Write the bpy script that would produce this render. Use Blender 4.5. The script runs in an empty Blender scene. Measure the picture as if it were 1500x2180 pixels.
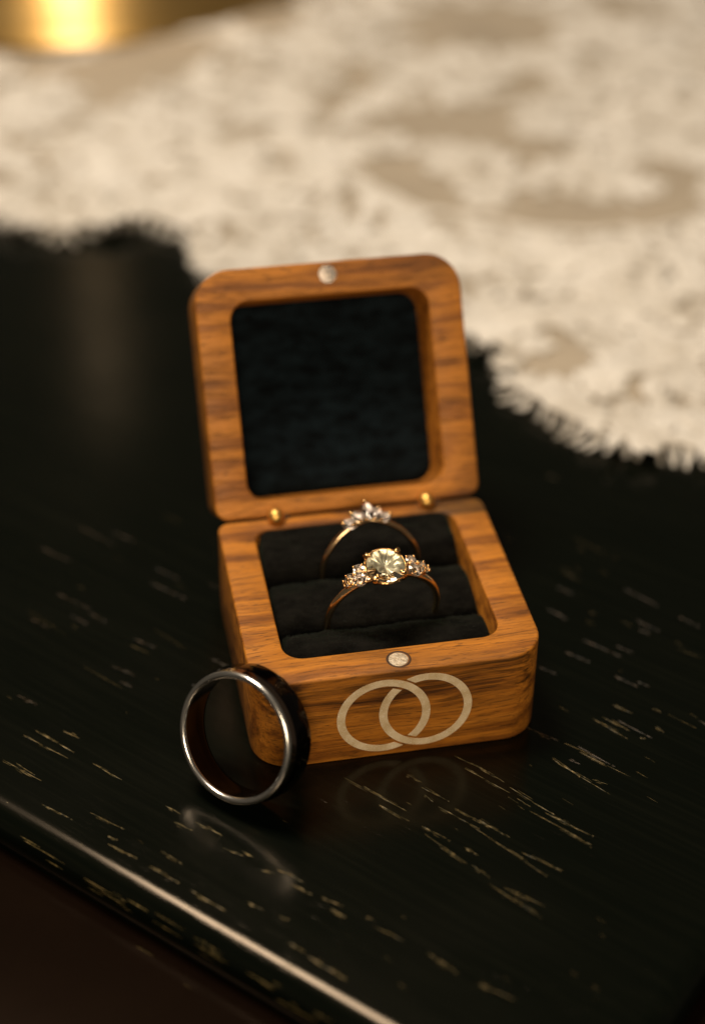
import bpy, math, random
from math import sin, cos, pi, radians, hypot, atan2, sqrt, tan
from mathutils import Vector, Matrix, Euler, noise
C = bpy.context.scene.collection
S = bpy.context.scene
MM = 0.001
rnd = random.Random(7)

# ---------------------------------------------------------------- camera
CAM = Vector((-24.601, -205.385, 204.231))
CROT = Euler((0.94339, -0.00822, -0.19072), 'XYZ')
FPX = 3601.6
cd = bpy.data.cameras.new('camera'); cam = bpy.data.objects.new('camera', cd); C.objects.link(cam)
cam.location = CAM*MM; cam.rotation_euler = CROT
cd.sensor_fit = 'VERTICAL'; cd.sensor_height = 36; cd.lens = FPX/2180*36
cd.clip_start = .01; cd.clip_end = 20
cd.dof.use_dof = True; cd.dof.focus_distance = .2845; cd.dof.aperture_fstop = 5.8; cd.dof.aperture_blades = 0
S.camera = cam
RM = CROT.to_matrix()
def onz(u, v, z=0.0):
    d = RM @ Vector(((u-750)/FPX, -(v-1090)/FPX, -1)); t = (z-CAM.z)/d.z
    return CAM+d*t
# ---------------------------------------------------------------- light (indoor, warm)
w = bpy.data.worlds.new('World'); S.world = w; w.use_nodes = True
bg = w.node_tree.nodes['Background']; bg.inputs[0].default_value = (1, .82, .6, 1); bg.inputs[1].default_value = .055
S.view_settings.view_transform = 'Standard'; S.view_settings.look = 'None'; S.view_settings.exposure = 0
def area(name, loc, target, size, power, col, size_y=None):
    l = bpy.data.lights.new(name, 'AREA'); o = bpy.data.objects.new(name, l); C.objects.link(o)
    l.energy = power; l.color = col; l.size = size*MM
    if size_y: l.shape = 'RECTANGLE'; l.size_y = size_y*MM
    o.location = Vector(loc)*MM
    o.rotation_euler = (Vector(target)-Vector(loc)).to_track_quat('-Z', 'Y').to_euler()
    return o
area('key_lamp', (-160, 225, 800), (30, 90, 0), 260, 7.2, (1, .83, .64))
area('front_lamp', (-70, -640, 430), (20, 0, 10), 300, 3.5, (1, .77, .52))

# ---------------------------------------------------------------- materials
class NT:
    def __init__(s, name, disp=False):
        s.m = bpy.data.materials.new(name); s.m.use_nodes = True; s.t = s.m.node_tree; s.n = s.t.nodes
        s.b = s.n['Principled BSDF']; s.out = s.n['Material Output']
    def add(s, typ, **k):
        x = s.n.new(typ)
        for a, v in k.items(): setattr(x, a, v)
        return x
    def link(s, a, b): s.t.links.new(a, b)
    def set(s, **k):
        for a, v in k.items(): s.b.inputs[a.replace('_', ' ')].default_value = v
    def coords(s, sc):
        tc = s.add('ShaderNodeTexCoord'); mp = s.add('ShaderNodeMapping'); mp.inputs['Scale'].default_value = [x*1000 for x in sc]
        s.link(tc.outputs['Object'], mp.inputs['Vector']); return mp.outputs[0]
    def noise(s, vec, scale=1, detail=3, rough=.5, dist=0):
        x = s.add('ShaderNodeTexNoise'); x.inputs['Scale'].default_value = scale; x.inputs['Detail'].default_value = detail
        x.inputs['Roughness'].default_value = rough; x.inputs['Distortion'].default_value = dist
        s.link(vec, x.inputs['Vector']); return x.outputs['Fac']
    def ramp(s, fac, stops):
        x = s.add('ShaderNodeValToRGB'); cr = x.color_ramp
        while len(cr.elements) < len(stops): cr.elements.new(.5)
        for e, (p, c) in zip(cr.elements, stops):
            e.position = p; e.color = (c, c, c, 1) if isinstance(c, (int, float)) else (*c, 1)
        s.link(fac, x.inputs[0]); return x.outputs[0]
    def mix(s, fac, a, b, mode='MIX'):
        x = s.add('ShaderNodeMix', data_type='RGBA', blend_type=mode)
        for i, v in ((0, fac), (6, a), (7, b)):
            if hasattr(v, 'links'): s.link(v, x.inputs[i])
            else: x.inputs[i].default_value = v if isinstance(v, (int, float)) else (*v, 1)
        return x.outputs[2]
    def bump(s, h, dist, strength=1.0):
        x = s.add('ShaderNodeBump'); x.inputs['Distance'].default_value = dist*MM; x.inputs['Strength'].default_value = strength
        s.link(h, x.inputs['Height']); s.link(x.outputs[0], s.b.inputs['Normal'])
def simple(name, col, rough, metal=0, **k):
    a = NT(name); a.set(Base_Color=(*col, 1), Roughness=rough, Metallic=metal, **k); return a.m
def wood_mat():
    a = NT('oiled_walnut')
    # slow warp of the grain
    lo = a.coords((.035, .10, .10))
    nz = a.add('ShaderNodeTexNoise'); nz.inputs['Scale'].default_value = 1; nz.inputs['Detail'].default_value = 2; a.link(lo, nz.inputs['Vector'])
    def warped(sc, amt):
        c = a.coords(sc); mul = a.add('ShaderNodeVectorMath', operation='MULTIPLY_ADD')
        a.link(nz.outputs['Color'], mul.inputs[0]); mul.inputs[1].default_value = (0, amt, amt); a.link(c, mul.inputs[2]); return mul.outputs[0]
    band = a.noise(warped((.022, .33, .42), 1.6), 1, 4, .55)
    fine = a.noise(warped((.09, 2.3, 2.6), 9), 1, 5, .65)
    pore = a.noise(warped((.32, 5.5, 6.5), 20), 1, 2, .5)
    fig = a.noise(a.coords((.03, .05, .13)), 1, 2, .5, .6)
    c1 = a.ramp(band, [(.28, (.17, .056, .008)), (.43, (.31, .108, .013)), (.50, (.45, .166, .018)), (.72, (.57, .220, .027))])
    f = a.ramp(fine, [(.34, .42), (.46, .86), (.66, 1.10)])
    c2 = a.mix(1, c1, f, 'MULTIPLY')
    p = a.ramp(pore, [(.31, .20), (.40, 1)])
    c3 = a.mix(.85, c2, p, 'MULTIPLY')
    g = a.ramp(fig, [(.52, 1.0), (.68, .50)])
    c4 = a.mix(1, c3, g, 'MULTIPLY')
    # a dark heartwood streak along the upper front of the block; the rear right corner is darker too
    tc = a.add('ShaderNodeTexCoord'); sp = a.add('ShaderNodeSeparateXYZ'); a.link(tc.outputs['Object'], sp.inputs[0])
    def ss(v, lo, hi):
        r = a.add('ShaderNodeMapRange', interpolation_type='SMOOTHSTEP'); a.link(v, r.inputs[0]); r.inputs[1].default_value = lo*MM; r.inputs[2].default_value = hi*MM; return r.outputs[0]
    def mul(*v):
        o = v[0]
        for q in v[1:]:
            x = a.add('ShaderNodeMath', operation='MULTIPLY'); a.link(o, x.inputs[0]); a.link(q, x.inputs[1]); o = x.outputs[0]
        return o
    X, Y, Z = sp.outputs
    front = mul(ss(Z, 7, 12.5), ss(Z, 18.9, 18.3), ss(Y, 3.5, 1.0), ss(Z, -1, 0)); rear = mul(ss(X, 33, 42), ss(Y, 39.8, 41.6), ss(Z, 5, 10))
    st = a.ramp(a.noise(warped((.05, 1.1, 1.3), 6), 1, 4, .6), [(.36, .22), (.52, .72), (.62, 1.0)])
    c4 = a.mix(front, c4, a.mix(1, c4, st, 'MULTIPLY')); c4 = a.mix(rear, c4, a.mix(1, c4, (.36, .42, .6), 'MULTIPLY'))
    a.link(c4, a.b.inputs['Base Color'])
    a.link(a.ramp(fine, [(.3, .62), (.7, .42)]), a.b.inputs['Roughness'])
    a.set(Specular_IOR_Level=.35)
    h = a.mix(.6, f, p, 'MULTIPLY'); a.bump(h, .06, .7)
    return a.m
def velvet_mat(name, base, tint, bumpd=.25):
    a = NT(name)
    n1 = a.ramp(a.noise(a.coords((.22, .4, .4)), 1, 5, .65), [(.36, 0), (.66, 1)]); n2 = a.noise(a.coords((9, 9, 9)), 1, 2, .7)
    a.link(a.mix(n1, tuple(x*.35 for x in base), tuple(x*1.9 for x in base)), a.b.inputs['Base Color'])
    a.set(Roughness=.95, Specular_IOR_Level=.1, Sheen_Weight=.12, Sheen_Roughness=.3, Sheen_Tint=(*tint, 1))
    h = a.add('ShaderNodeMath', operation='MULTIPLY_ADD'); a.link(n2, h.inputs[0]); h.inputs[1].default_value = .2; a.link(n1, h.inputs[2])
    a.bump(h.outputs[0], bumpd, .8); return a.m
def table_mat():
    a = NT('black_lacquered_oak')
    # grain runs 45 degrees, along the long edge
    tc = a.add('ShaderNodeTexCoord'); mp = a.add('ShaderNodeMapping', vector_type='POINT'); a.link(tc.outputs['Object'], mp.inputs[0]); mp.inputs['Scale'].default_value = (1000, 1000, 1000)
    mp.inputs['Rotation'].default_value = (0, 0, radians(47))
    def sc(v):
        m = a.add('ShaderNodeMapping'); m.inputs['Scale'].default_value = v; a.link(mp.outputs[0], m.inputs[0]); return m.outputs[0]
    g = a.noise(sc((.03, .9, .9)), 1, 4, .6, .3); f = a.noise(sc((.10, 4.5, 4.5)), 1, 3, .6)
    cl = a.noise(sc((.03, .05, .05)), 1, 2, .5)
    a.link(a.mix(a.ramp(g, [(.45, 0), (.75, 1)]), (.0012, .0024, .0016), (.0032, .0044, .0028)), a.b.inputs['Base Color'])
    a.link(a.ramp(cl, [(.3, .15), (.7, .21)]), a.b.inputs['Roughness'])
    a.set(Specular_IOR_Level=.33, Specular_Tint=(1, .84, .66, 1))
    pores = a.ramp(f, [(.28, 0), (.40, 1)])
    m = a.mix(a.ramp(cl, [(.4, .9), (.6, .35)]), (1, 1, 1), pores)
    wv = a.noise(sc((.05, .12, .12)), 1, 3, .5); ad = a.add('ShaderNodeMath', operation='MULTIPLY_ADD'); a.link(wv, ad.inputs[0]); ad.inputs[1].default_value = 4.0; a.link(m, ad.inputs[2])
    a.bump(ad.outputs[0], .014, .5)
    return a.m
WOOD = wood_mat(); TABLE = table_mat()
MOULD = NT('dark_brown_moulding')
_c = MOULD.noise(MOULD.coords((.1, .1, .6)), 1, 3); MOULD.link(MOULD.mix(_c, (.0030, .0015, .0009), (.0060, .0032, .0018)), MOULD.b.inputs['Base Color']); MOULD.set(Roughness=.24, Specular_IOR_Level=.07, Specular_Tint=(1, .7, .5, 1))
MOULD = MOULD.m
WORN = NT('pale_worn_grain'); _c = WORN.noise(WORN.coords((.9, .9, .9)), 1, 3, .7)
WORN.link(WORN.ramp(_c, [(.36, (.025, .024, .010)), (.5, (.13, .10, .036)), (.68, (.34, .25, .11))]), WORN.b.inputs['Base Color']); WORN.set(Roughness=.5); WORN = WORN.m
FADED = NT('dull_brown_grain'); _c = FADED.noise(FADED.coords((.6, .6, .6)), 1, 3, .7); FADED.link(FADED.ramp(_c, [(.36, (.010, .009, .005)), (.66, (.080, .044, .016))]), FADED.b.inputs['Base Color']); FADED.set(Roughness=.5); FADED = FADED.m
VEL = velvet_mat('dark_green_velvet', (.0042, .0040, .0033), (.16, .34, .20)); VELB = velvet_mat('blue_black_velvet', (.0035, .0070, .0095), (.25, .5, .7), .12)
PILE = simple('pile_fibre', (.012, .019, .014), .8)
PALE = simple('pale_gold_backing', (.97, .95, .86), .3, 1)
PALEW = simple('white_gold_backing', (.97, .91, .86), .42, 1)
MAGL = simple('shiny_nickel', (.55, .50, .46), .2, 1)
GOLD = simple('yellow_gold', (.93, .60, .28), .14, 1)
ROSE = simple('warm_gold_band', (.96, .72, .43), .18, 1)
BRASS_PIN = simple('brass_pin', (.90, .56, .16), .42, 1)
BRASS = NT('brushed_brass'); _c = BRASS.noise(BRASS.coords((.05, .05, .3)), 1, 3); BRASS.link(BRASS.ramp(_c, [(.3, (.72, .46, .15)), (.7, (.86, .60, .24))]), BRASS.b.inputs['Base Color']); BRASS.set(Roughness=.34, Metallic=1, Coat_Weight=1, Coat_Roughness=.16); BRASS = BRASS.m
MAG = NT('scuffed_nickel'); _c = MAG.noise(MAG.coords((1.2, 1.2, 1.2)), 1, 4, .7); MAG.link(MAG.ramp(_c, [(.35, (.55, .45, .32)), (.6, (.86, .77, .62))]), MAG.b.inputs['Base Color']); MAG.set(Roughness=.5, Metallic=1); MAG.bump(_c, .08); MAG = MAG.m
STEEL = simple('polished_steel', (.86, .85, .82), .24, 1)
DARKM = simple('black_tungsten', (.035, .032, .033), .12, 1)
DARKIN = simple('polished_dark_interior', (.055, .056, .064), .12, 1)
CUP = simple('dark_socket', (.05, .022, .008), .7)
FOIL = NT('frosted_champagne_inlay')
_v = FOIL.noise(FOIL.coords((7, 7, 7)), 1, 2, .6); _n = FOIL.noise(FOIL.coords((.35, .35, .35)), 1, 3)
_b = FOIL.mix(FOIL.ramp(_n, [(.35, 0), (.65, 1)]), (.62, .48, .28), (.80, .67, .46)); FOIL.link(FOIL.mix(FOIL.ramp(_v, [(.60, 0), (.70, 1)]), _b, (1, .97, .88)), FOIL.b.inputs['Base Color'])
FOIL.set(Roughness=.4, Metallic=.0); FOIL.bump(_v, .1, .8); FOIL = FOIL.m
def glass(name, col, ior):
    a = NT(name); a.set(Base_Color=(*col, 1), Roughness=.0, IOR=ior, Transmission_Weight=1); return a.m
DIA = glass('pale_yellow_gem', (1, 1, .94), 1.5); DIAW = glass('white_gem', (1, .97, .95), 1.6)
def lace_mat():
    a = NT('ivory_lace_thread'); n = a.noise(a.coords((.09, .09, .09)), 1, 5, .65); n2 = a.noise(a.coords((1.6, 1.6, 1.6)), 1, 2)
    a.link(a.ramp(n, [(.35, (.56, .53, .475)), (.62, (.77, .755, .72))]), a.b.inputs['Base Color']); a.set(Roughness=.8, Specular_IOR_Level=.15); a.bump(n2, .3); return a.m
LACE = lace_mat()
def tulle_mat():
    a = NT('fine_tulle_net'); a.set(Base_Color=(.49, .43, .345, 1), Roughness=.8, Specular_IOR_Level=.1)
    n = a.noise(a.coords((.03, .03, .03)), 1, 3); a.link(a.ramp(n, [(.3, .70), (.7, .86)]), a.b.inputs['Alpha']); return a.m
TULLE = tulle_mat()

# ---------------------------------------------------------------- mesh helpers (mm in, metres out)
class MB:
    def __init__(s): s.v = []; s.f = []; s.sm = []
    def base(s): return len(s.v)
    def vs(s, pts): b = len(s.v); s.v += [tuple(p) for p in pts]; return b
    def face(s, idx, sm=False): s.f.append(tuple(idx)); s.sm.append(sm)
    def loops(s, loops, cap0=True, cap1=True, sm=False, closed=True, wrap=False):
        n = len(loops[0]); b = s.base()
        for l in loops: s.vs(l)
        m = len(loops)
        for k in range(m if wrap else m-1):
            k2 = (k+1) % m
            for i in range(n if closed else n-1):
                j = (i+1) % n; s.face((b+k*n+i, b+k*n+j, b+k2*n+j, b+k2*n+i), sm)
        if not wrap:
            if cap0: s.face([b+i for i in range(n)][::-1])
            if cap1: s.face([b+(m-1)*n+i for i in range(n)])
    def tube(s, pts, r, seg=8, closed=False, up=(0, 0, 1)):
        L = []; n = len(pts)
        for i, p in enumerate(pts):
            p = Vector(p); a = Vector(pts[(i-1) % n if closed else max(i-1, 0)]); c = Vector(pts[(i+1) % n if closed else min(i+1, n-1)])
            t = (c-a).normalized(); x = t.cross(Vector(up));
            if x.length < 1e-3: x = t.cross(Vector((1, 0, 0)))
            x.normalize(); y = x.cross(t)
            rr = r[i] if isinstance(r, (list, tuple)) else r
            L.append([p+x*rr*cos(2*pi*k/seg)+y*rr*sin(2*pi*k/seg) for k in range(seg)])
        s.loops(L, sm=True, wrap=closed)
    def ball(s, c, r, seg=12, rings=7, sc=(1, 1, 1)):
        b = s.base(); c = Vector(c)
        s.vs([c+Vector((0, 0, r*sc[2]))]); s.vs([c-Vector((0, 0, r*sc[2]))])
        for k in range(1, rings):
            ph = pi*k/rings; s.vs([c+Vector((r*sc[0]*sin(ph)*cos(2*pi*i/seg), r*sc[1]*sin(ph)*sin(2*pi*i/seg), r*sc[2]*cos(ph))) for i in range(seg)])
        for i in range(seg):
            j = (i+1) % seg; s.face((b, b+2+i, b+2+j), True); q = b+2+(rings-2)*seg; s.face((b+1, q+j, q+i), True)
            for k in range(rings-2):
                x = b+2+k*seg; s.face((x+i, x+seg+i, x+seg+j, x+j), True)
    def lathe(s, prof, seg=64, sm=True, wrap=False, cap0=False, cap1=False):
        s.loops([[(r*cos(2*pi*i/seg), r*sin(2*pi*i/seg), z) for i in range(seg)] for r, z in prof], cap0, cap1, sm, True, wrap)
    def xform(s, M): s.v = [tuple(M @ Vector(p)) for p in s.v]; return s
    def build(s, name, mat, parent=None, autosmooth=None, recalc=True):
        me = bpy.data.meshes.new(name); me.from_pydata([(x*MM, y*MM, z*MM) for x, y, z in s.v], [], s.f)
        me.polygons.foreach_set('use_smooth', s.sm); me.materials.append(mat)
        if recalc:
            import bmesh
            bm = bmesh.new(); bm.from_mesh(me); bmesh.ops.recalc_face_normals(bm, faces=bm.faces); bm.to_mesh(me); bm.free()
        if autosmooth is not None:
            me.polygons.foreach_set('use_smooth', [True]*len(me.polygons)); me.set_sharp_from_angle(angle=radians(autosmooth))
        me.update()
        o = bpy.data.objects.new(name, me); C.objects.link(o)
        if parent: o.parent = parent
        return o
def rrect(x0, x1, y0, y1, r, z, n=7, d=0.0, rb=None):
    """rounded rectangle loop; d grows it outward"""
    x0 -= d; x1 += d; y0 -= d; y1 += d; r = max(r+d, .01); b = max((rb if rb is not None else r-d)+d, .01); P = []
    for cx, cy, a0, r in ((x1-r, y0+r, -90, r), (x1-b, y1-b, 0, b), (x0+b, y1-b, 90, b), (x0+r, y0+r, 180, r)):
        for k in range(n+1):
            a = radians(a0+90*k/n); P.append((cx+r*cos(a), cy+r*sin(a), z))
    return P
def thing(name, label, cat, loc=(0, 0, 0), rot=None, group=None):
    o = bpy.data.objects.new(name, None); C.objects.link(o); o.location = Vector(loc)*MM
    if rot is not None: o.rotation_euler = rot
    o.empty_display_size = .01; o['label'] = label; o['category'] = cat
    if group: o['group'] = group
    return o
def link_copy(src, parent, M=None):
    c = src.copy(); C.objects.link(c); c.parent = parent
    if M is not None: c.matrix_local = M
    return c
def Mmm(loc, rot=None, sc=1):
    M = Matrix.Translation(Vector(loc)*MM)
    if rot is not None: M = M @ rot.to_4x4()
    return M @ Matrix.Scale(sc, 4)

# ---------------------------------------------------------------- the table
E1 = Vector((-1, 1.03, 0)).normalized()        # along the beaded edge, away from the corner
E2 = Vector((.66, .75, 0)).normalized()        # along the other edge
# corner of the two edge lines
pA = Vector((-12.7, -30.4, 0)); pB = Vector((60.0, -46.0, 0))
den = E1.x*E2.y-E1.y*E2.x; tt = ((pB-pA).x*E2.y-(pB-pA).y*E2.x)/den; KOR = pA+E1*tt
ang = atan2(E1.y, E1.x)-pi/2
tbl = bpy.data.objects.new('table', None); C.objects.link(tbl); tbl.location = (0, 0, 0); tbl['kind'] = 'structure'
tbl['label'] = 'black lacquered wooden table with rounded edge and worn grain'
RT = Matrix.Translation(KOR) @ Matrix.Rotation(ang, 4, 'Z')   # local x along E2, local y along E1 (nearly square)
TW, TD = 1100, 900
def tl(d, z, n=8): return rrect(0, TW, 0, TD, 7, z, n, d)
m = MB()
BR = 4.4
ins = [(-8, 0), (-1.8, 0)] + [(-1.8+BR*sin(radians(a)), -BR+BR*cos(radians(a))) for a in (4, 8, 12, 16, 20, 24, 30, 38, 46, 56, 68, 80, 90)] + [(2.6, -6.2), (2.1, -6.8), (2.1, -12)]
m.loops([tl(d, z) for d, z in ins][::-1], cap0=True, cap1=True, sm=True)
m.xform(RT); o = m.build('tabletop', TABLE, tbl, autosmooth=50)
m = MB()
led = [(-3, -8.0), (3.0, -8.0), (4.0, -7.9), (5.2, -7.82), (7.0, -7.8), (20, -7.85), (31, -7.9), (33, -8.0), (35, -8.6), (36.5, -10), (37.2, -12), (37.4, -14), (37.4, -34), (-3, -34)]
m.loops([tl(d, z) for d, z in led], cap0=False, cap1=False, sm=True, wrap=True)
m.xform(RT); m.build('edge_moulding', MOULD, tbl, autosmooth=30)
# worn streaks where the lacquer has rubbed off the open grain; traced ones, then small ones
def z7(a): return [700+a[0]/1.875, 1500+a[1]/1.875, 700+a[2]/1.875, 1500+a[3]/1.875]
def z6(a): return [a[0]/2, 1400+a[1]/2, a[2]/2, 1400+a[3]/2]
T7 = [(60,290,310,425),(200,400,320,465),(140,325,240,385),(310,280,370,310),(370,330,480,388),(380,360,415,388),(435,408,600,495),(500,412,720,530),(560,480,870,685),(600,460,700,520),(370,485,485,545),(380,515,550,635),(540,570,595,603),(440,570,520,612),(570,640,640,690),(640,715,845,850),(700,730,860,805),(770,590,930,662),(500,205,640,272),(540,255,720,352),(600,255,700,310),(720,330,900,440),(750,375,805,408),(800,425,1045,560),(860,430,1055,527),(900,450,1000,500),(890,215,1000,290),(925,240,1120,358),(940,155,1070,210),(1000,190,1200,288),(1050,55,1190,135),(1090,50,1200,105),(1130,0,1210,35),(1290,15,1320,30),(1300,90,1335,110),(1240,130,1260,140),(1050,300,1110,318),(5,815,65,850),(180,885,300,945),(390,985,520,1080),(590,1110,740,1180),(0,1050,70,1100),(150,850,180,862)]
T6 = [(100,330,290,430),(150,310,315,405),(15,435,180,525),(70,450,150,500),(395,450,520,520),(180,625,310,690),(385,660,530,730),(460,760,500,778),(460,795,585,855),(685,822,778,880),(635,890,765,960),(705,630,770,665),(740,700,820,738),(830,700,945,757),(950,810,1035,845),(1030,820,1080,850),(1110,905,1170,920),(1240,965,1330,1010),(1180,900,1290,955),(1050,1040,1120,1075),(810,990,960,1080),(1190,1100,1230,1120),(1230,1215,1300,1255),(1310,1270,1470,1370),(1370,1020,1460,1060),(1410,1070,1470,1105),(270,310,340,345)]
T6L = [(330,960,465,1050),(100,830,200,885),(20,775,70,800),(580,1230,650,1270),(780,1385,815,1410),(890,1310,960,1355),(1040,1395,1065,1410),(1210,1495,1240,1510)]
TF = [(270,1370,320,1392),(330,1340,395,1382),(350,1095,385,1112),(1220,1145,1290,1180),(1195,1215,1230,1235),(60,1300,140,1350),(180,1420,260,1465),(1080,1290,1120,1310),(1440,1380,1490,1400),(1420,1520,1480,1550),(1160,1010,1185,1020)]
def sliver(mb, A, B, wd, z, dz=.03):
    A = Vector(A); B = Vector(B); t = (B-A); L = t.length
    if L < .1: return
    t.normalize(); s = Vector((-t.y, t.x, 0)); n = 6; up = []; dn = []; mid = []
    for k in range(n+1):
        f = k/n; p = A+t*L*f+s*rnd.uniform(-.15, .15)*wd; hw = wd*(.25+.75*sin(pi*min(max(f, .06), .94)))*rnd.uniform(.55, 1.1)*.5
        up.append(p+s*hw); dn.append(p-s*hw); mid.append(p)
    b = mb.vs([(p.x, p.y, z+.003) for p in up]); c = mb.vs([(p.x, p.y, z+dz) for p in mid]); d = mb.vs([(p.x, p.y, z+.003) for p in dn])
    for k in range(n):
        mb.face((b+k, c+k, c+k+1, b+k+1)); mb.face((c+k, d+k, d+k+1, c+k+1))
ws = MB()
def streaks(lst, wd, z=0.0, cnt=3):
    for a in lst:
        A = onz(a[0], a[1], z); B = onz(a[2], a[3], z); t = B-A
        s = Vector((-t.y, t.x, 0)).normalized()
        for k in range(cnt):
            f0 = 0 if k == 0 else rnd.uniform(0, .55); f1 = 1 if k == 0 else min(1, f0+rnd.uniform(.15, .5))
            o = s*(0 if k == 0 else rnd.uniform(-.42, .42))
            if k == 0 and cnt > 1:    # main streak broken into runs
                g = 0.0
                while g < 1:
                    h = min(1, g+rnd.uniform(.25, .6)); q = s*rnd.uniform(-.07, .07); sliver(ws, A+t*g+q, A+t*h+q, wd*rnd.uniform(.6, 1.1), z); g = h+rnd.uniform(-.03, .05)
            else: sliver(ws, A+t*f0+o, A+t*f1+o, wd*rnd.uniform(.3, .7), z)
streaks([z7(a) for a in T7], .13, 0, 4); streaks([z6(a) for a in T6], .17, 0, 4); streaks(TF, .13, 0, 1)
_tf = []
for _ in range(34):
    u, v = (rnd.uniform(0, 470), rnd.uniform(1090, 1500)) if rnd.random() < .55 else (rnd.uniform(1090, 1500), rnd.uniform(1130, 1620))
    L_ = rnd.uniform(20, 85); _tf.append((u, v, u+L_, v+L_*rnd.uniform(.42, .56)))
_keep = ws; ws = MB(); streaks(_tf, .20, 0, 2); fo_ = ws.build('faded_grain', FADED, tbl, recalc=False); fo_['kind'] = 'stuff'; ws = _keep
streaks([z6(a) for a in T6L], .16, -7.8, 1)
def bead_pt(t, th):
    d = -1.8+(BR+.015)*sin(th); z = -BR+(BR+.015)*cos(th); return RT @ Vector((-d, t, z))
ch = MB()
for k in range(75):
    t = rnd.uniform(0, 150); th = radians(rnd.choice((rnd.uniform(8, 26), rnd.uniform(52, 88), rnd.uniform(62, 88), rnd.uniform(52, 88)))); L_ = rnd.uniform(.8, 6.5); dw = rnd.uniform(.006, .026)
    if th < .5: L_ *= .3; dw *= .6
    b = ch.vs([bead_pt(t+L_*q/5, th-dw*(.3+sin(pi*q/5))*rnd.uniform(.4, 1)) for q in range(6)]); c = ch.vs([bead_pt(t+L_*q/5, th+dw*(.3+sin(pi*q/5))*rnd.uniform(.4, 1)) for q in range(6)])
    for q in range(5): ch.face((b+q, c+q, c+q+1, b+q+1))
co = ch.build('edge_chips', WORN, tbl, recalc=False); co['kind'] = 'stuff'
gd = (onz(1164, 1865)-onz(935, 1718)).normalized()
for k in range(90):
    p = onz(rnd.uniform(0, 1500), rnd.uniform(1100, 2150)); q = (p-KOR)
    if (p-pA).dot(Vector((E1.y, -E1.x, 0)))*1 < 4 and (p-pA).dot(Vector((-E1.y, E1.x, 0))) < 4: continue
    if (q.dot(Vector((-E2.y, E2.x, 0)))) < 5 or q.dot(Vector((E1.y, -E1.x, 0))) < 5: continue
    if -1 < p.x < 51 and -1 < p.y < 47: continue
    sliver(ws, p, p+gd*rnd.uniform(.3, 2.2), rnd.uniform(.03, .08), 0)
wo = ws.build('worn_grain', WORN, tbl, recalc=False); wo['kind'] = 'stuff'

# ---------------------------------------------------------------- the ring box
W, D, H = 50.0, 45.94, 19.0; RC = 6.6
box = thing('ring_box', 'open hinged wooden ring box with two interlocking circles on its front', 'ring box')
def shell(depth, height, y0, y1, x0=6.3, x1=43.6, rin=3.6):
    """hollow block: outer wall, top rim, cavity"""
    m = MB(); L = []
    def O(d, z): return rrect(0, W, 0, D, RC, z, 9, d, 2.4)
    def I(d, z): return rrect(x0, x1, y0, y1, rin, z, 9, d)
    L.append(O(-.5, 0)); L.append(O(-.15, .12)); L.append(O(0, .5)); L.append(O(0, height*.5))
    for a in (0, 22, 45, 68, 90): L.append(O(-.45+.45*cos(radians(a)), height-.45+.45*sin(radians(a))))
    for a in (90, 60, 30, 0): L.append(I(.35-.35*cos(radians(a)), height-.35+.35*sin(radians(a))))
    L.append(I(0, height-depth+.8)); L.append(I(-.4, height-depth+.2)); L.append(I(-1.2, height-depth))
    m.loops(L); return m
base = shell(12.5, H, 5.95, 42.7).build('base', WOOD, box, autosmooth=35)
# lid: built with its mating face up, then swung open about the hinge line
LT = 15.5; LANG = 122.6
lm_ = shell(12.5, LT, D-39.85, D-3.0)
# local: mating face at z=0, hinge line at y=0 and lid extending to +y
lm_.xform(Matrix.Translation((0, 0, -LT)) @ Matrix.Translation((0, D, 0)) @ Matrix.Scale(-1, 4, (0, 1, 0)))
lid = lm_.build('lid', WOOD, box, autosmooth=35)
lid.location = Vector((0, D+.1, H+.3))*MM; lid.rotation_euler = (radians(180-LANG), 0, 0)
def in_lid(o): o.parent = lid; return o
# velvet lining panel of the lid, slightly pillowed
m = MB(); L = []
for d, z in ((.05, -12.3), (.05, -11.6), (-.5, -11.0), (-1.6, -10.75), (-5, -10.45), (-10, -10.3), (-16, -10.25)): L.append(rrect(6.3, 43.6, 3.0, 39.85, 3.6 if d > -3.4 else -d+.2, z, 9, d) if d > -3.4 else rrect(6.3-d, 43.6+d, 3.0-d, 39.85+d, .6, z, 9, 0))
m.loops(L, sm=True); in_lid(m.build('velvet_lining', VELB, lid))
def disc(m, c, r, z0, z1):
    m.lathe([(r, z0), (r, z1-.12), (r-.12, z1), (r*.6, z1+.01), (.01, z1+.02)], 32, True, cap1=True); m.v = [(x+c[0], y+c[1], z) for x, y, z in m.v]; return m
mg = disc(MB(), (24.9, 2.75), 1.75, H-2, H+.06).build('magnet', MAG, base, autosmooth=40)
m = MB(); m.lathe([(1.75, H-.3), (1.75, H+.02), (1.98, H+.05), (2.12, H+.012), (2.12, H-.3)], 32, True, wrap=True); m.v = [(x+24.95, y+2.75, z) for x, y, z in m.v]; m.build('magnet_socket', CUP, base)
m = disc(MB(), (25.0, 43.6), 1.75, -2, .06); in_lid(m.build('magnet', MAGL, lid, autosmooth=40))
# hinge pins
for px in (10.8, 39.3):
    m = MB(); m.ball((px, D-1.25, H+1.15), 1.55, 20, 12); m.build('hinge_pin', BRASS_PIN, box)
    m = MB(); m.tube([(px-.6, D-.2, H-.2), (px+2.9, D-.1, H-.2)], [.9, .55], 14); m.ball((px+.35, D-.35, H-.8), 1.75, 16, 10, (1.25, 1, 1)); m.build('hinge_recess', CUP, box)
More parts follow.
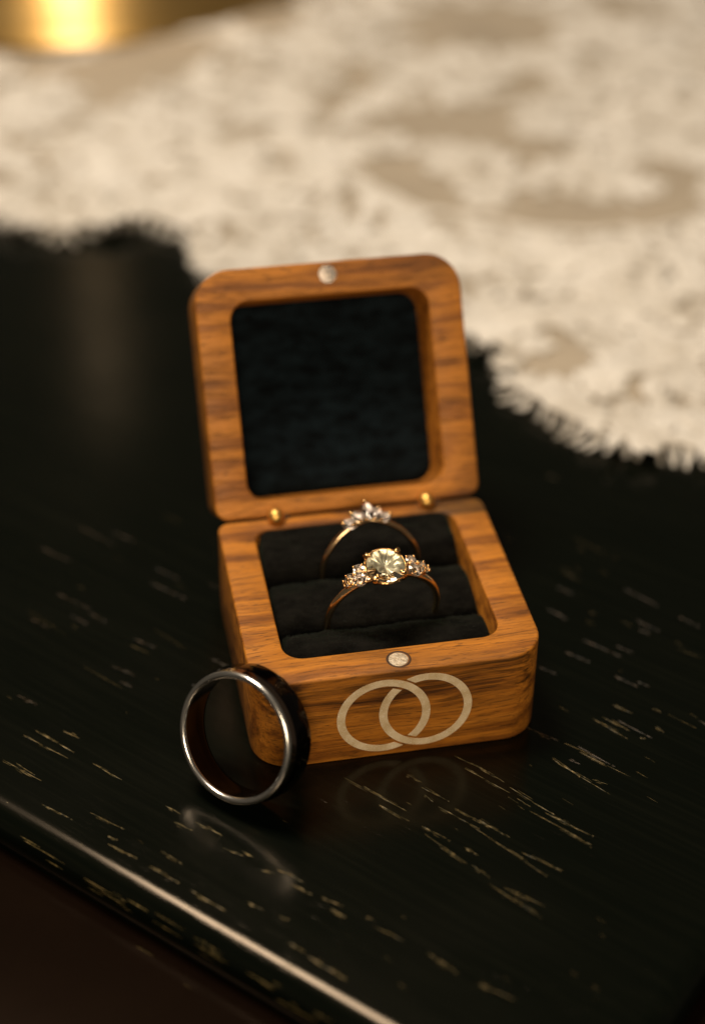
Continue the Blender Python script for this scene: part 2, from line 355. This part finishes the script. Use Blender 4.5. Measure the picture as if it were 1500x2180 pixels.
# velvet cushion: three rolls with two slots between them
def roll(y0, y1, top, seed):
    m = MB(); L = []; yc = (y0+y1)/2; hw = (y1-y0)/2; rx = 2.4
    N = 44
    for i in range(N+1):
        x = 6.55+(43.35-6.55)*i/N; l = []
        e = min(i, N-i)/N*36.8; fall = min(1, e/1.5); fall = sqrt(max(0, 1-(1-fall)**2))
        for k in range(15):
            a = pi*k/14; sn = 1 if (y1 > 42 and 7 < k < 14) else max(sin(a), 0)**.42; z = 6.8+(top-6.8)*(.62+.38*fall)*sn
            n = noise.noise(Vector((x*.16+seed, k*.25, seed)))*.85+noise.noise(Vector((x*.42, k*.5, seed)))*.45
            ins_ = (1-fall)*1.2 if (y0 < 7 or y1 > 42) else 0
            l.append((x, yc-(hw-ins_)*cos(a)*(abs(cos(a))**-.25 if abs(cos(a)) > .05 else 1), z+n*max(sin(a), 0)))
        L.append(l)
    m.loops(L, cap0=True, cap1=True, sm=True, closed=False)
    o = m.build('cushion_roll', VEL, base)
    # short pile standing off the velvet
    pl = MB(); r_ = random.Random(int(seed*10))
    for _ in range(2600):
        i = r_.randrange(1, N-1); k = r_.randrange(2, 12); a, b, c = Vector(L[i][k]), Vector(L[i+1][k]), Vector(L[i][k+1]); p = a+(b-a)*r_.random()+(c-a)*r_.random()
        n_ = (c-a).cross(b-a).normalized(); n_ = -n_ if n_.z < 0 else n_; t = (n_+Vector((r_.uniform(-1, 1), r_.uniform(-1, 1), r_.uniform(-.3, .6)))*.9).normalized()*r_.uniform(.18, .42); sd = Vector((r_.uniform(-1, 1), r_.uniform(-1, 1), 0)).normalized()*.03
        q = pl.vs([p-sd, p+sd, p+t]); pl.face((q, q+1, q+2))
    po = pl.build('velvet_pile', PILE, o, recalc=False); po['kind'] = 'stuff'
roll(6.1, 17.8, 16.6, 1.3); roll(18.2, 31.9, 16.9, 5.1); roll(32.3, 42.7, 18.7, 9.7)
# interlocking circles: frosted inlay standing 0.06 mm proud of the front face
RO, RI = 8.03, 6.6; cA = (22.04, 9.21); cB = (29.26, 9.56)
def emblem(c, other, gap_ang):
    m = MB(); clear = .42; rows = []
    def rng(R):
        a = gap_ang; lo = hi = None; st = radians(.5)
        def inside(t):
            x = c[0]+R*cos(t)-other[0]; z = c[1]+R*sin(t)-other[1]; d = hypot(x, z); return RI-clear < d < RO+clear
        t = a
        while inside(t): t += st
        u = a
        while inside(u): u -= st
        return t, u+2*pi
    ranges = {}
    N = 110
    radii = [RO-.06, RO, RO, RI, RI, RI+.06]; ys = [-.075, -.05, .05, .05, -.05, -.075]
    for k in range(N+1):
        row = []
        for R, y in zip(radii, ys):
            if R not in ranges: ranges[R] = rng(R)
            t0, t1 = ranges[R]; t = t0+(t1-t0)*k/N; row.append((c[0]+R*cos(t), y, c[1]+R*sin(t)))
        rows.append(row)
    m.loops(rows, cap0=True, cap1=True); return m.build('inlaid_circle', FOIL, base)
emblem(cA, cB, atan2(-7.17, 3.61)); emblem(cB, cA, atan2(7.17, -3.61))

# ---------------------------------------------------------------- dark wedding band leaning on the box corner
RR = 11.25; WB = 6.25; TIL = radians(22.7); PH = radians(-46.8)
nax = Vector((cos(TIL)*sin(PH), -cos(TIL)*cos(PH), sin(TIL)))
ctr = Vector((-4.06, -4.68, RR*cos(TIL)+WB*sin(TIL)+.02))
hx = Vector((0, 0, 1)).cross(nax).normalized(); vy = nax.cross(hx)
foot = ctr - nax*WB - vy*RR; foot.z = 0
R3 = Matrix((hx, vy, nax)).transposed()
wb = thing('wedding_band', 'black faceted wedding band with silver rim, leaning against the ring box corner', 'ring', foot, R3.to_euler())
loc = R3.inverted() @ (ctr-foot); TM = Matrix.Translation(loc)
m = MB(); m.lathe([(9.96, -.60), (10.0, -.30), (10.18, -.04), (10.45, .07), (10.72, .06), (10.94, -.06), (11.08, -.28), (11.14, -.62), (9.96, -.62)], 128, True, wrap=True); m.xform(TM); m.build('steel_rim', STEEL, wb, autosmooth=60)
m = MB(); m.lathe([(11.12, -.62), (11.24, -1.5), (11.30, -1.72), (10.6, -1.72), (10.6, -.62)], 128, True, wrap=True); m.xform(TM); m.build('polished_shoulder', simple('bronze_black_shoulder', (.30, .22, .17), .10, 1), wb, autosmooth=40)
m = MB(); seg = 44; rows = []
zz = [-1.70, -2.0, -2.9, -3.9, -4.8, -5.6, -5.95, -6.22, -6.22]; bs = [11.28, 11.40, 11.48, 11.50, 11.48, 11.42, 11.32, 11.1, 10.5]
for j, (z, r) in enumerate(zip(zz, bs)):
    row = []
    for i in range(seg):
        hm = noise.noise(Vector((i*1.7, j*2.3, 3.1)))*.17 if 1 <= j <= 5 else 0
        a = 2*pi*(i+(.5 if j % 2 else 0)*(1 if 1 <= j <= 5 else 0))/seg; row.append(((r+hm)*cos(a), (r+hm)*sin(a), z))
    rows.append(row)
rows.append([(10.5*cos(2*pi*i/seg), 10.5*sin(2*pi*i/seg), -1.70) for i in range(seg)])
m.loops(rows, wrap=True, sm=False); m.xform(TM); o = m.build('faceted_band', DARKM, wb, autosmooth=9)
m = MB(); m.lathe([(10.0, -.60), (10.04, -1.2), (10.06, -3.1), (10.12, -5.2), (10.3, -6.0), (10.6, -6.2), (10.6, -.7)], 128, True, wrap=True); m.xform(TM); m.build('inner_sleeve', DARKIN, wb, autosmooth=60)

# ---------------------------------------------------------------- gems
def brilliant(r, mb=None, pav=.43, crown=.15, table=.56, n=8, sx=1.0, sy=1.0):
    """round brilliant, girdle at z=0"""
    m = mb or MB(); b = m.base()
    def P(a, q, z): return (q*r*cos(a)*sx, q*r*sin(a)*sy, z*r)
    T = [P(2*pi*i/n, table, crown*2) for i in range(n)]
    St = [P(2*pi*(i+.5)/n, (table+1)/2*1.0, crown*1.15) for i in range(n)]
    G = [P(2*pi*i/(2*n), 1, .03) for i in range(2*n)]
    G2 = [P(2*pi*i/(2*n), 1, -.03) for i in range(2*n)]
    Lh = [P(2*pi*(i+.5)/n, .28, -pav*2*.74) for i in range(n)]
    cu = [(0, 0, -pav*2*r)]
    t = m.vs(T); s = m.vs(St); g = m.vs(G); g2 = m.vs(G2); l = m.vs(Lh); c = m.vs(cu)
    m.face([t+i for i in range(n)])
    for i in range(n):
        j = (i+1) % n; k = (i-1) % n
        m.face((t+i, s+i, t+j)); m.face((t+i, s+k, g+2*i, s+i)); m.face((s+i, g+2*i, g+2*i+1)); m.face((s+i, g+2*i+1, g+(2*i+2) % (2*n)))
        m.face((g2+2*i, l+i, g2+2*i+1)); m.face((g2+2*i+1, l+i, g2+(2*i+2) % (2*n)))
        m.face((c, l+k, g2+2*i, l+i))
    for i in range(2*n):
        j = (i+1) % (2*n); m.face((g+i, g2+i, g2+j, g+j))
    return m
def frame_rot(z, xhint=Vector((1, 0, 0))):
    z = z.normalized(); y = z.cross(xhint).normalized(); x = y.cross(z); return Matrix((x, y, z)).transposed()

# engagement ring: local frame = ring plane XZ, origin at its lowest visible slot point
TL1 = radians(10); yaw = radians(6)
er = thing('engagement_ring', 'gold ring with large round pale yellow stone, in the front cushion slot', 'ring', (25.4, 18.0, 16.8), Euler((TL1, 0, yaw), 'XYZ'))
def band_path(r, n=96, rad=.62, lift=None):
    pts = []
    for i in range(n):
        a = 2*pi*i/n; p = [r*sin(a), 0, r*cos(a)]
        if lift: q = lift(a if a < pi else a-2*pi); p[1] += q[0]; p[2] += q[1]
        pts.append(tuple(p))
    return pts
RB = 10.0
m = MB(); m.tube(band_path(RB), [.62+.12*max(0, cos(2*pi*i/96)) for i in range(96)], 10, True, up=(0, 1, 0)); m.build('band', ROSE, er)
GZ = 12.0; GR = 3.75
HM = Matrix.Translation((-.35, 0, GZ)) @ Matrix.Rotation(radians(9), 4, 'X')
brilliant(GR, n=8, pav=.17, crown=.12, table=.62).xform(HM).build('centre_stone', DIA, er, recalc=True)
# fluted reflector added under the stone to brighten it: sixteen wedges meeting at the culet
m = MB(); NF = 32; b0 = m.vs([(0, 0, -1.25)]); rg = m.vs([(3.2*cos(2*pi*i/NF), 3.2*sin(2*pi*i/NF), -.26-(.62 if i % 2 else 0)) for i in range(NF)]); mi = m.vs([(1.5*cos(2*pi*i/NF), 1.5*sin(2*pi*i/NF), -.85-(.40 if i % 2 else 0)) for i in range(NF)])
for i in range(NF): j = (i+1) % NF; m.face((b0, mi+i, mi+j)); m.face((mi+i, rg+i, rg+j, mi+j))
m.xform(HM).build('stone_reflector', PALE, er)
m = MB(); m.lathe([(3.3, -.32), (2.9, -1.15), (1.9, -2.0), (1.0, -2.3), (.9, -2.5), (2.0, -2.25), (3.1, -1.35), (3.5, -.35)], 40, True, wrap=True); m.xform(HM).build('basket', GOLD, er)
m = MB(); m.tube([(3.38*cos(2*pi*i/48), 3.38*sin(2*pi*i/48), -.32+.07*cos(4*2*pi*i/48)) for i in range(48)], .27, 8, True); m.xform(HM).build('gallery_rail', GOLD, er)
for a in (40, 138, 226, 314):
    a = radians(a); ca, sa = cos(a), sin(a); m = MB()
    m.tube([(1.3*ca, 1.3*sa, -2.4), (2.6*ca, 2.6*sa, -1.7), (3.6*ca, 3.6*sa, -.6), (3.85*ca, 3.85*sa, .15), (3.65*ca, 3.65*sa, .7), (3.15*ca, 3.15*sa, .9)], [.42, .40, .44, .46, .44, .36], 8)
    m.ball((3.12*ca, 3.12*sa, .85), .44, 10, 7); m.xform(HM).build('prong', GOLD, er)
side_stone = None; bead = None
def place_gem(parent, loc, rot, r):
    global side_stone
    if side_stone is None:
        side_stone = brilliant(1.0, n=6, pav=.40).build('accent_stone', DIAW, parent); side_stone.matrix_local = Mmm(loc, rot, r); return
    link_copy(side_stone, parent, Mmm(loc, rot, r))
def place_bead(parent, loc, r=.30):
    global bead
    if bead is None:
        mb = MB(); mb.ball((0, 0, 0), 1, 10, 7); bead = mb.build('bead_prong', GOLD, parent); bead.matrix_local = Mmm(loc, None, r); return
    link_copy(bead, parent, Mmm(loc, None, r))
refl_cup = None  # pale reflecting cups added under the accent stones to make them look bright
def place_refl_cup(parent, M):
    global refl_cup
    if refl_cup is None:
        mb = MB(); mb.lathe([(.01, -.62), (.45, -.50), (.98, -.10), (1.06, -.02), (1.08, -.22), (.5, -.72), (.01, -.8)], 20, False); refl_cup = mb.build('accent_reflector', PALEW, parent); refl_cup.matrix_local = M; return
    link_copy(refl_cup, parent, M)
for sgn in (-1, 1):
    # (x, y, z, radius): one big accent against the centre stone, then a tapering row
    for x, oy, z, r in ((4.65, .9, GZ-.9, 1.0), (4.95, -.75, GZ-1.3, 1.25), (6.3, .1, GZ-1.75, .86), (7.1, -.35, GZ-2.2, .62)):
        p = Vector((x*sgn-.1, oy, z)); nn = Vector((sgn*.30, -.30, .9)).normalized(); R_ = frame_rot(nn)
        place_gem(er, p, R_, r); place_refl_cup(er, Mmm(p, R_, r))
        for q in range(4):
            b = R_ @ Vector((cos(pi/4+q*pi/2)*r*1.04, sin(pi/4+q*pi/2)*r*1.04, .16)); place_bead(er, p+b, .25 if r > .6 else .21)
        m = MB(); m.tube([p+nn*-.5*r, Vector((p.x*.96, oy*.3, p.z-1.5))], [.34, .36], 7); m.build('support_post', GOLD, er)
    place_bead(er, Vector((7.55*sgn, -.3, GZ-2.5)), .3)
    m = MB(); m.tube([(x*sgn, 0, z) for x, z in ((1.2, GZ-2.5), (3.2, GZ-2.75), (4.8, GZ-3.1), (6.1, GZ-3.75), (6.9, GZ-4.6), (7.25, GZ-5.3))], [.5, .62, .66, .62, .55, .4], 8, up=(0, 1, 0)); m.build('shoulder', ROSE, er)

# crown band behind it
cr = thing('crown_band', 'thin gold band with small tiara of pale stones, in the rear cushion slot', 'ring', (26.1, 32.1, 16.0), Euler((radians(-2), 0, radians(3)), 'XYZ'))
R2 = 8.9
def lift(a):
    k = max(0, 1-abs(a)/radians(58)); return (1.5*k, .35*k)
m = MB(); m.tube(band_path(R2, 96, lift=lift), .52, 10, True, up=(0, 1, 0)); m.build('band', ROSE, cr)
tips = [(-4.65, 1.2, 8.7), (-2.7, 2.9, 9.5), (.3, 5.0, 10.0), (2.5, 3.0, 9.8), (4.0, 1.5, 9.2)]
roots = [(-2.3, .8, 9.0), (-1.2, 1.2, 9.4), (.2, 1.4, 9.6), (1.1, 1.2, 9.5), (2.0, .9, 9.2)]
for k, (t, r0) in enumerate(zip(tips, roots)):
    t = Vector(t)+Vector((0, .35, .25)); r0 = Vector(r0); ax = (t-r0); L = ax.length; ax.normalize(); nn = Vector((0, -.35, .95)); nn = (nn-ax*nn.dot(ax)).normalized()
    R_ = Matrix((ax, nn.cross(ax), nn)).transposed(); c = (t+r0)/2
    mb = brilliant(1.0, n=6, pav=.2, sx=1, sy=1); wd_ = 1.05 if k != 2 else 1.25; mb.v = [(x*L*.68, y*wd_*(1-.75*min(1, abs(x))**1.6), z) for x, y, z in mb.v]; M = Matrix.Translation(c+nn*.35) @ R_.to_4x4(); mb.xform(M); mb.build('tiara_stone', DIAW, cr)
    mb = MB(); mb.ball((0, 0, 0), 1, 14, 8, (1, 1, .22)); mb.v = [(x*L*.64, y*wd_*(1-.75*min(1, abs(x))**1.6), z) for x, y, z in mb.v]; mb.xform(Matrix.Translation(c-nn*.18) @ R_.to_4x4()); mb.build('stone_backing', PALEW, cr)  # pale reflecting plate added under the stone so it looks white
    place_bead(cr, t+nn*.3, .40); 
    m = MB(); m.tube([r0-nn*.5, c-nn*.5, t-nn*.1], [.3, .25, .25], 7); m.build('tiara_setting', GOLD, cr)
for x, y, z in ((-2.6, .9, 9.3), (-1.5, .8, 9.7), (-.2, 1.0, 9.9), (1.0, .8, 9.8), (2.1, .6, 9.5)): place_bead(cr, Vector((x, y, z)), .28)

# ---------------------------------------------------------------- lace veil behind the box
def wave(x, y):
    return max(.25, 1.6+4.0*(noise.noise(Vector((x*.011, y*.011, 4.2)))+.42*noise.noise(Vector((x*.045, y*.05, 1.2)))+.13*noise.noise(Vector((x*.13, y*.13, 7.7)))+.35))
lv = thing('lace_veil', 'ivory floral lace veil with fringed edge spread out behind the ring box', 'veil', (40, 200, 0))
LO = Vector((40, 200, 0)); LM = Matrix.Translation(-LO)
edge_px = [(-420, 380), (-250, 440), (-120, 500), (-20, 470), (60, 505), (130, 525), (210, 500), (300, 490), (380, 500), (425, 545), (450, 600), (600, 650), (800, 700), (960, 735), (1040, 738), (1085, 790), (1110, 860), (1180, 915), (1250, 930), (1300, 975), (1370, 985), (1440, 965), (1500, 990), (1600, 1010), (1740, 1040), (1900, 1010)]
edge = [onz(*p) for p in edge_px]
def dense(poly, step=2.0):
    out = []
    for a, b in zip(poly, poly[1:]):
        n = max(1, int((b-a).length/step))
        for k in range(n): out.append(a+(b-a)*k/n)
    return out
edge = dense(edge, 3.0)
# smooth and scallop it
for _ in range(2): edge = [edge[0]]+[(edge[i-1]+edge[i]*2+edge[i+1])/4 for i in range(1, len(edge)-1)]+[edge[-1]]
def scallop(i): return abs(sin(i*.42))*2.2
# sheet: strips from the edge going back (+y side)
def sheet(z_off, wid, mat, name, inset=0.0):
    m = MB(); L = []
    for i, p in enumerate(edge):
        col = []
        for k in range(61):
            f = (k/60)**1.35; far = Vector((p.x*2.9-30, 640, 0)); q = p+(far-p)*f+Vector((0, inset+scallop(i)*(1-f)**8, 0))
            col.append((q.x, q.y, z_off+wave(q.x, q.y)))
        L.append(col)
    m.loops(L, False, False, True, False); m.xform(LM); o = m.build(name, mat, lv, recalc=False); return o
sheet(-.25, 0, TULLE, 'tulle_ground')
def inside_edge(x, y):
    """distance behind the hem line, roughly"""
    best = 1e9; bp = None
    for p in edge[::2]:
        d = (p.x-x)**2+(p.y-y)**2*.35
        if d < best: best = d; bp = p
    return y-bp.y
POLY = [(p.x, p.y) for p in edge]+[(520, 700), (-420, 700)]
def on_cloth(x, y):
    c = False; j = POLY[-1]
    for p in POLY:
        if (p[1] > y) != (j[1] > y) and x < (j[0]-p[0])*(y-p[1])/(j[1]-p[1])+p[0]: c = not c
        j = p
    return c and all((p.x-x)**2+(p.y-y)**2 > 6 for p in edge[::2])
rnd = random.Random(21)
# bare patches of net, where no motif lies (ellipses in the cloth plane, from the photo's layout)
def E_(u, v, ru, rv): return (u, v, ru, rv)
bare = [E_(900, 425, 170, 55), (1080, 470, 190, 45), (1290, 470, 180, 48), (790, 375, 85, 28), (960, 265, 130, 45), (1150, 330, 90, 35), (240, 165, 150, 32), (60, 110, 80, 30), (1020, 60, 160, 40), (420, 110, 90, 26), (560, 50, 90, 30), (1400, 400, 80, 60), (760, 180, 60, 26), (1110, 180, 70, 25), (1340, 30, 80, 20), (700, 250, 40, 40)]
keep = [(1035, 425, 50, 50), (925, 345, 55, 28), (1310, 400, 55, 35), (780, 280, 40, 45), (1190, 260, 60, 35)]
def to_px(x, y):
    q = RM.transposed() @ (Vector((x, y, 2))-CAM); return 750+FPX*q.x/-q.z, 1090-FPX*q.y/-q.z
def is_bare(x, y):
    u, v = to_px(x, y)
    if any(((u-a)/c)**2+((v-b)/d)**2 < 1 for a, b, c, d in keep): return False
    return any(((u-a)/c/1.12)**2+((v-b)/d/1.2)**2 < 1 for a, b, c, d in bare)
emb = MB()
def petal(cx, cy, a, L, Wd, z):
    n = 6; pts = []
    for k in range(n+1):
        f = k/n; w_ = Wd*.5*sin(pi*f**.8)**.8 if 0 < f < 1 else 0
        x = cx+L*f*cos(a); y = cy+L*f*sin(a); pts.append((x, y, w_, f))
    b = emb.base(); sx, sy = -sin(a), cos(a)
    for x, y, w_, f in pts:
        zz_ = z+wave(x, y); emb.vs([(x+sx*w_, y+sy*w_, zz_), (x+sx*w_*.5, y+sy*w_*.5, zz_+.7), (x, y, zz_+.35), (x-sx*w_*.5, y-sy*w_*.5, zz_+.7), (x-sx*w_, y-sy*w_, zz_)])
    for k in range(n):
        for j in range(4): p = b+k*5+j; emb.face((p, p+5, p+6, p+1), True)
def flower(x, y, R):
    n = rnd.choice((5, 6, 7)); a0 = rnd.uniform(0, 6.28)
    for k in range(n): petal(x+cos(a0+2*pi*k/n)*R*.15, y+sin(a0+2*pi*k/n)*R*.15, a0+2*pi*k/n, R*rnd.uniform(.75, 1), R*rnd.uniform(.55, .85), rnd.uniform(0, .4))
    petal(x-R*.2, y, 0, R*.4, R*.4, .8)
cells = 0
y = 68.0
while y < 520:
    x0, x1 = -115-(y-100)*.3, 140+(y-80)*.62
    st = 5.6+(y-80)*.008
    x = x0
    while x < x1:
        px = x+rnd.uniform(-.4, .4)*st; py = y+rnd.uniform(-.4, .4)*st; d = inside_edge(px, py)
        if d > 2.5 and on_cloth(px, py) and not is_bare(px, py):
            t = rnd.random()
            if t < .42: flower(px, py, rnd.uniform(4.0, 7.5))
            elif t < .86:
                a = rnd.uniform(0, 6.28)
                for k in range(4): petal(px+rnd.uniform(-2, 2), py+rnd.uniform(-2, 2), a+k*.5, rnd.uniform(5, 9), rnd.uniform(2, 3.6), rnd.uniform(0, .8))
        x += st
    y += st*.9
# corded vine lines along the big bare crescent and the hem
def cord(pts, r): emb.tube([(p[0], p[1], wave(p[0], p[1])+r*.6) for p in pts], r, 5)
cres = [onz(*p) for p in ((700, 350), (730, 395), (800, 440), (900, 480), (1000, 505), (1120, 522), (1250, 530), (1380, 528), (1480, 500), (1560, 450))]
cres = dense(cres, 5); cord([(p.x, p.y) for p in cres], 1.1)
for p in cres: petal(p.x, p.y-1, rnd.uniform(-2.4, -.7), rnd.uniform(8, 13), rnd.uniform(4, 6), .2); petal(p.x, p.y-9, rnd.uniform(-3, 0), rnd.uniform(8, 12), rnd.uniform(4, 6), .3)
hem = [(p.x, p.y+scallop(i)+1.0) for i, p in enumerate(edge)]
cord(hem, .55)
for i, (x, y) in enumerate(hem):
    for k in range(2): petal(x+rnd.uniform(-1.5, 1.5), y+rnd.uniform(.5, 5), rnd.uniform(.2, 2.9), rnd.uniform(4, 7), rnd.uniform(2.2, 3.8), rnd.uniform(0, .6))
emb.xform(LM); eo = emb.build('floral_embroidery', LACE, lv, recalc=False); eo['kind'] = 'stuff'
fr = MB()
for i in range(1, len(edge)-1):
    x, y = hem[i]; tx = hem[i+1][0]-hem[i-1][0]; ty = hem[i+1][1]-hem[i-1][1]; l = hypot(tx, ty) or 1; nx, ny = ty/l, -tx/l
    if noise.noise(Vector((i*.31, 2.2, 0))) < -.42: continue
    L0 = (1.8+2.5*abs(cos(i*.42)))*rnd.uniform(.75, 1.15)*(1.25 if x > 40 else .9); sw = rnd.uniform(-1.2, 1.2)
    tip = (x+nx*L0+tx/l*sw, y+ny*L0+ty/l*sw)
    for k in range(6):
        ox = rnd.uniform(-1.9, 1.9); bx, by = x+ox*tx/l-nx*.5, y+ox*ty/l-ny*.5; cvx = rnd.uniform(.35, .8); ex, ey = tip[0]+rnd.uniform(-.5, .5), tip[1]+rnd.uniform(-.5, .5); pts = []
        for q in range(5):
            f = q/4; g = f**(1/cvx) if ox > 0 else f; pts.append((bx+(ex-bx)*f+(bx-ex)*.25*sin(pi*f)*abs(nx), by+(ey-by)*f, .4+(wave(bx, by)-.2)*(1-f)**1.5))
        fr.tube(pts, [.27, .25, .22, .19, .12], 4)
fr.xform(LM); fo = fr.build('eyelash_fringe', LACE, lv, recalc=False); fo['kind'] = 'stuff'

# ---------------------------------------------------------------- brass candle holder, top left
bz = 4.5
bh = thing('candle_holder', 'round shiny brass holder standing on the lace at the top left', 'candle holder', (-6, 432, bz))
m = MB(); m.lathe([(.5, 0), (99.6, 0), (99.2, .6), (98.2, 4), (94.8, 14), (90.3, 26.5), (89.6, 28.2), (88, 29), (84, 27), (40, 26), (24, 32), (15, 52), (13, 80), (22, 92), (22, 96), (.5, 96)], 96, True, cap0=True, cap1=True); m.build('holder_body', BRASS, bh, autosmooth=50)
m = MB(); m.lathe([(.5, 92), (10.5, 92), (10.5, 190), (9, 193), (.5, 194)], 40, True, cap0=True, cap1=True); m.build('candle', simple('ivory_wax', (.75, .68, .55), .5), bh, autosmooth=50)
